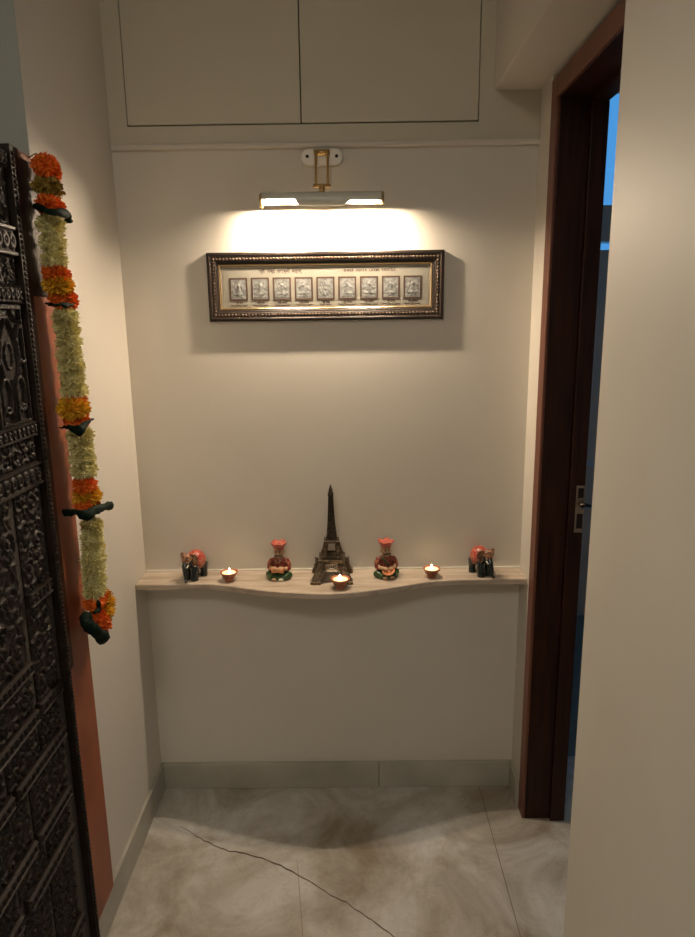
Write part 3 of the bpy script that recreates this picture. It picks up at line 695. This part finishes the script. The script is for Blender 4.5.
flower('marigold','f_ye',[(1.497,1.655,.031,.017)],620,.011,.007)
flower('marigold','f_or',[(1.510,1.626,.028,.020),(1.524,1.622,.025,.020)],900,.009,.007)
cream(1.516,1.588,1.521,1.425,.029,2600)
flower('marigold','f_or',[(1.520,1.406,.028,.010)],300,.009,.007)
flower('marigold','f_ye',[(1.508,1.388,.034,.019)],700,.012,.007)
flower('marigold','f_or',[(1.520,1.358,.026,.017)],620,.009,.007)
cream(1.531,1.322,1.533,1.240,.029,1400)
flower('marigold','f_or',[(1.528,1.205,.026,.019)],620,.009,.007)
flower('marigold','f_ye',[(1.536,1.178,.030,.017)],620,.012,.007)
flower('marigold','f_or',[(1.516,1.153,.021,.015),(1.547,1.153,.022,.015)],700,.009,.007)
cream(1.545,1.100,1.528,.945,.028,2600)
flower('marigold','f_ye',[(1.556,1.05,.018,.014)],160,.012,.006)
flower('marigold','f_or',[(1.518,.918,.026,.013),(1.545,.920,.022,.012)],500,.009,.007)
flower('marigold','f_ye',[(1.568,.893,.026,.026),(1.555,.878,.026,.026)],800,.013,.007)
flower('marigold','f_or',[(1.528,.868,.026,.024),(1.535,.848,.026,.018)],900,.009,.007)
def ribbon(pts,w,th=.007):
    P=[];Wd=[]
    for i in range(len(pts)-1):
        for k in range(4):
            t=k/4; P.append([pts[i][c]*(1-t)+pts[i+1][c]*t for c in range(3)]); Wd.append(.78*(w[i]*(1-t)+w[i+1]*t)*random.uniform(.82,1.12))
    P.append(pts[-1]);Wd.append(w[-1])
    bm=bmesh.new(); tube(bm,P,Wd,10)
    for v in bm.verts: v.co+=Vector((mnoise.noise(v.co*90),mnoise.noise(v.co*90+Vector((5,0,0))),mnoise.noise(v.co*90+Vector((0,7,0)))))*.0035
    return lx(obj('ribbon',bm,'ribbon',smooth=True),ga)
ribbon([(-0.632, 1.432, 1.804), (-0.592, 1.392, 1.788), (-0.582, 1.419, 1.79), (-0.598, 1.498, 1.798), (-0.6, 1.505, 1.785)],[.008,.009,.010,.0125,.010])
ribbon([(-0.635, 1.432, 1.616), (-0.595, 1.386, 1.61), (-0.583, 1.406, 1.61), (-0.598, 1.489, 1.614)],[.0025,.0045,.006,.003])
ribbon([(-0.638, 1.447, 1.353), (-0.61, 1.428, 1.358), (-0.584, 1.415, 1.351), (-0.592, 1.47, 1.358), (-0.6, 1.538, 1.359)],[.001,.006,.015,.008,.0025])
ribbon([(-0.638, 1.432, 1.166), (-0.605, 1.412, 1.173), (-0.583, 1.41, 1.165), (-0.583, 1.456, 1.165), (-0.592, 1.527, 1.152), (-0.6, 1.593, 1.137)],[.010,.009,.016,.012,.013,.012])
ribbon([(-0.612, 1.419, 0.927), (-0.595, 1.381, 0.926), (-0.583, 1.391, 0.906), (-0.59, 1.448, 0.861)],[.016,.019,.015,.017])
ribbon([(-0.58, 1.416, 0.965), (-0.58, 1.422, 0.94), (-0.58, 1.394, 0.948)],[.006,.007,.004])
bm=bmesh.new(); tube(bm,[(-.657,1.478,1.905),(-.640,1.476,1.912),(-.617,1.470,1.885)],.0015,6); tube(bm,[(-.617,1.470,1.885),(-.617,1.460,1.70),(-.617,1.488,1.60),(-.617,1.50,1.25),(-.617,1.508,1.08),(-.617,1.50,.88)],.002,6); lx(obj('string',bm,'string',smooth=True),ga)

ga.location.x+=.006
# ------------------------------------------------------------------ ceiling lamp behind the viewer (room light)
cl=thing('ceiling_light','round frosted ceiling lamp of the passage, behind the viewer','lamp',(-.35,-.7,ZC))
bm=bmesh.new(); lathe(bm,[(.29,0),(.29,-.02),(.275,-.03)],32); obj('lamp_base',bm,'white_enamel',cl,smooth=True)
bm=bmesh.new(); lathe(bm,[(.27,-.03),(.25,-.06),(.18,-.08),(0,-.085)],32); obj('diffuser',bm,'tube',cl,smooth=True)

# ------------------------------------------------------------------ world (dusk sky, seen through the next room's window)
w=bpy.data.worlds.new('dusk'); scn.world=w; w.use_nodes=True; bg=w.node_tree.nodes['Background']
bg.inputs[0].default_value=(.075,.33,.76,1); bg.inputs[1].default_value=1.0

# ------------------------------------------------------------------ camera
cam=bpy.data.cameras.new('camera'); co=bpy.data.objects.new('camera',cam); C.objects.link(co); scn.camera=co
F_,PI_,YA,RO=676.20103,.21611,-.00677,-.0132
cy,sy=math.cos(YA),math.sin(YA);cp,sp=math.cos(PI_),math.sin(PI_)
f=Vector((sy*cp,cy*cp,-sp)); r=Vector((cy,-sy,0)); u=r.cross(f); cr,sr=math.cos(RO),math.sin(RO)
r2=r*cr+u*sr; u2=-r*sr+u*cr
mm=Matrix(((r2.x,u2.x,-f.x,0),(r2.y,u2.y,-f.y,0),(r2.z,u2.z,-f.z,1.5732),(0,0,0,1))); co.matrix_world=mm
cam.sensor_fit='VERTICAL'; cam.sensor_height=24; cam.lens=F_/937*24; cam.clip_start=.02

scn.view_settings.view_transform='Standard'; scn.view_settings.look='None'; scn.view_settings.gamma=1; scn.view_settings.use_curve_mapping=False
scn.view_settings.exposure=0
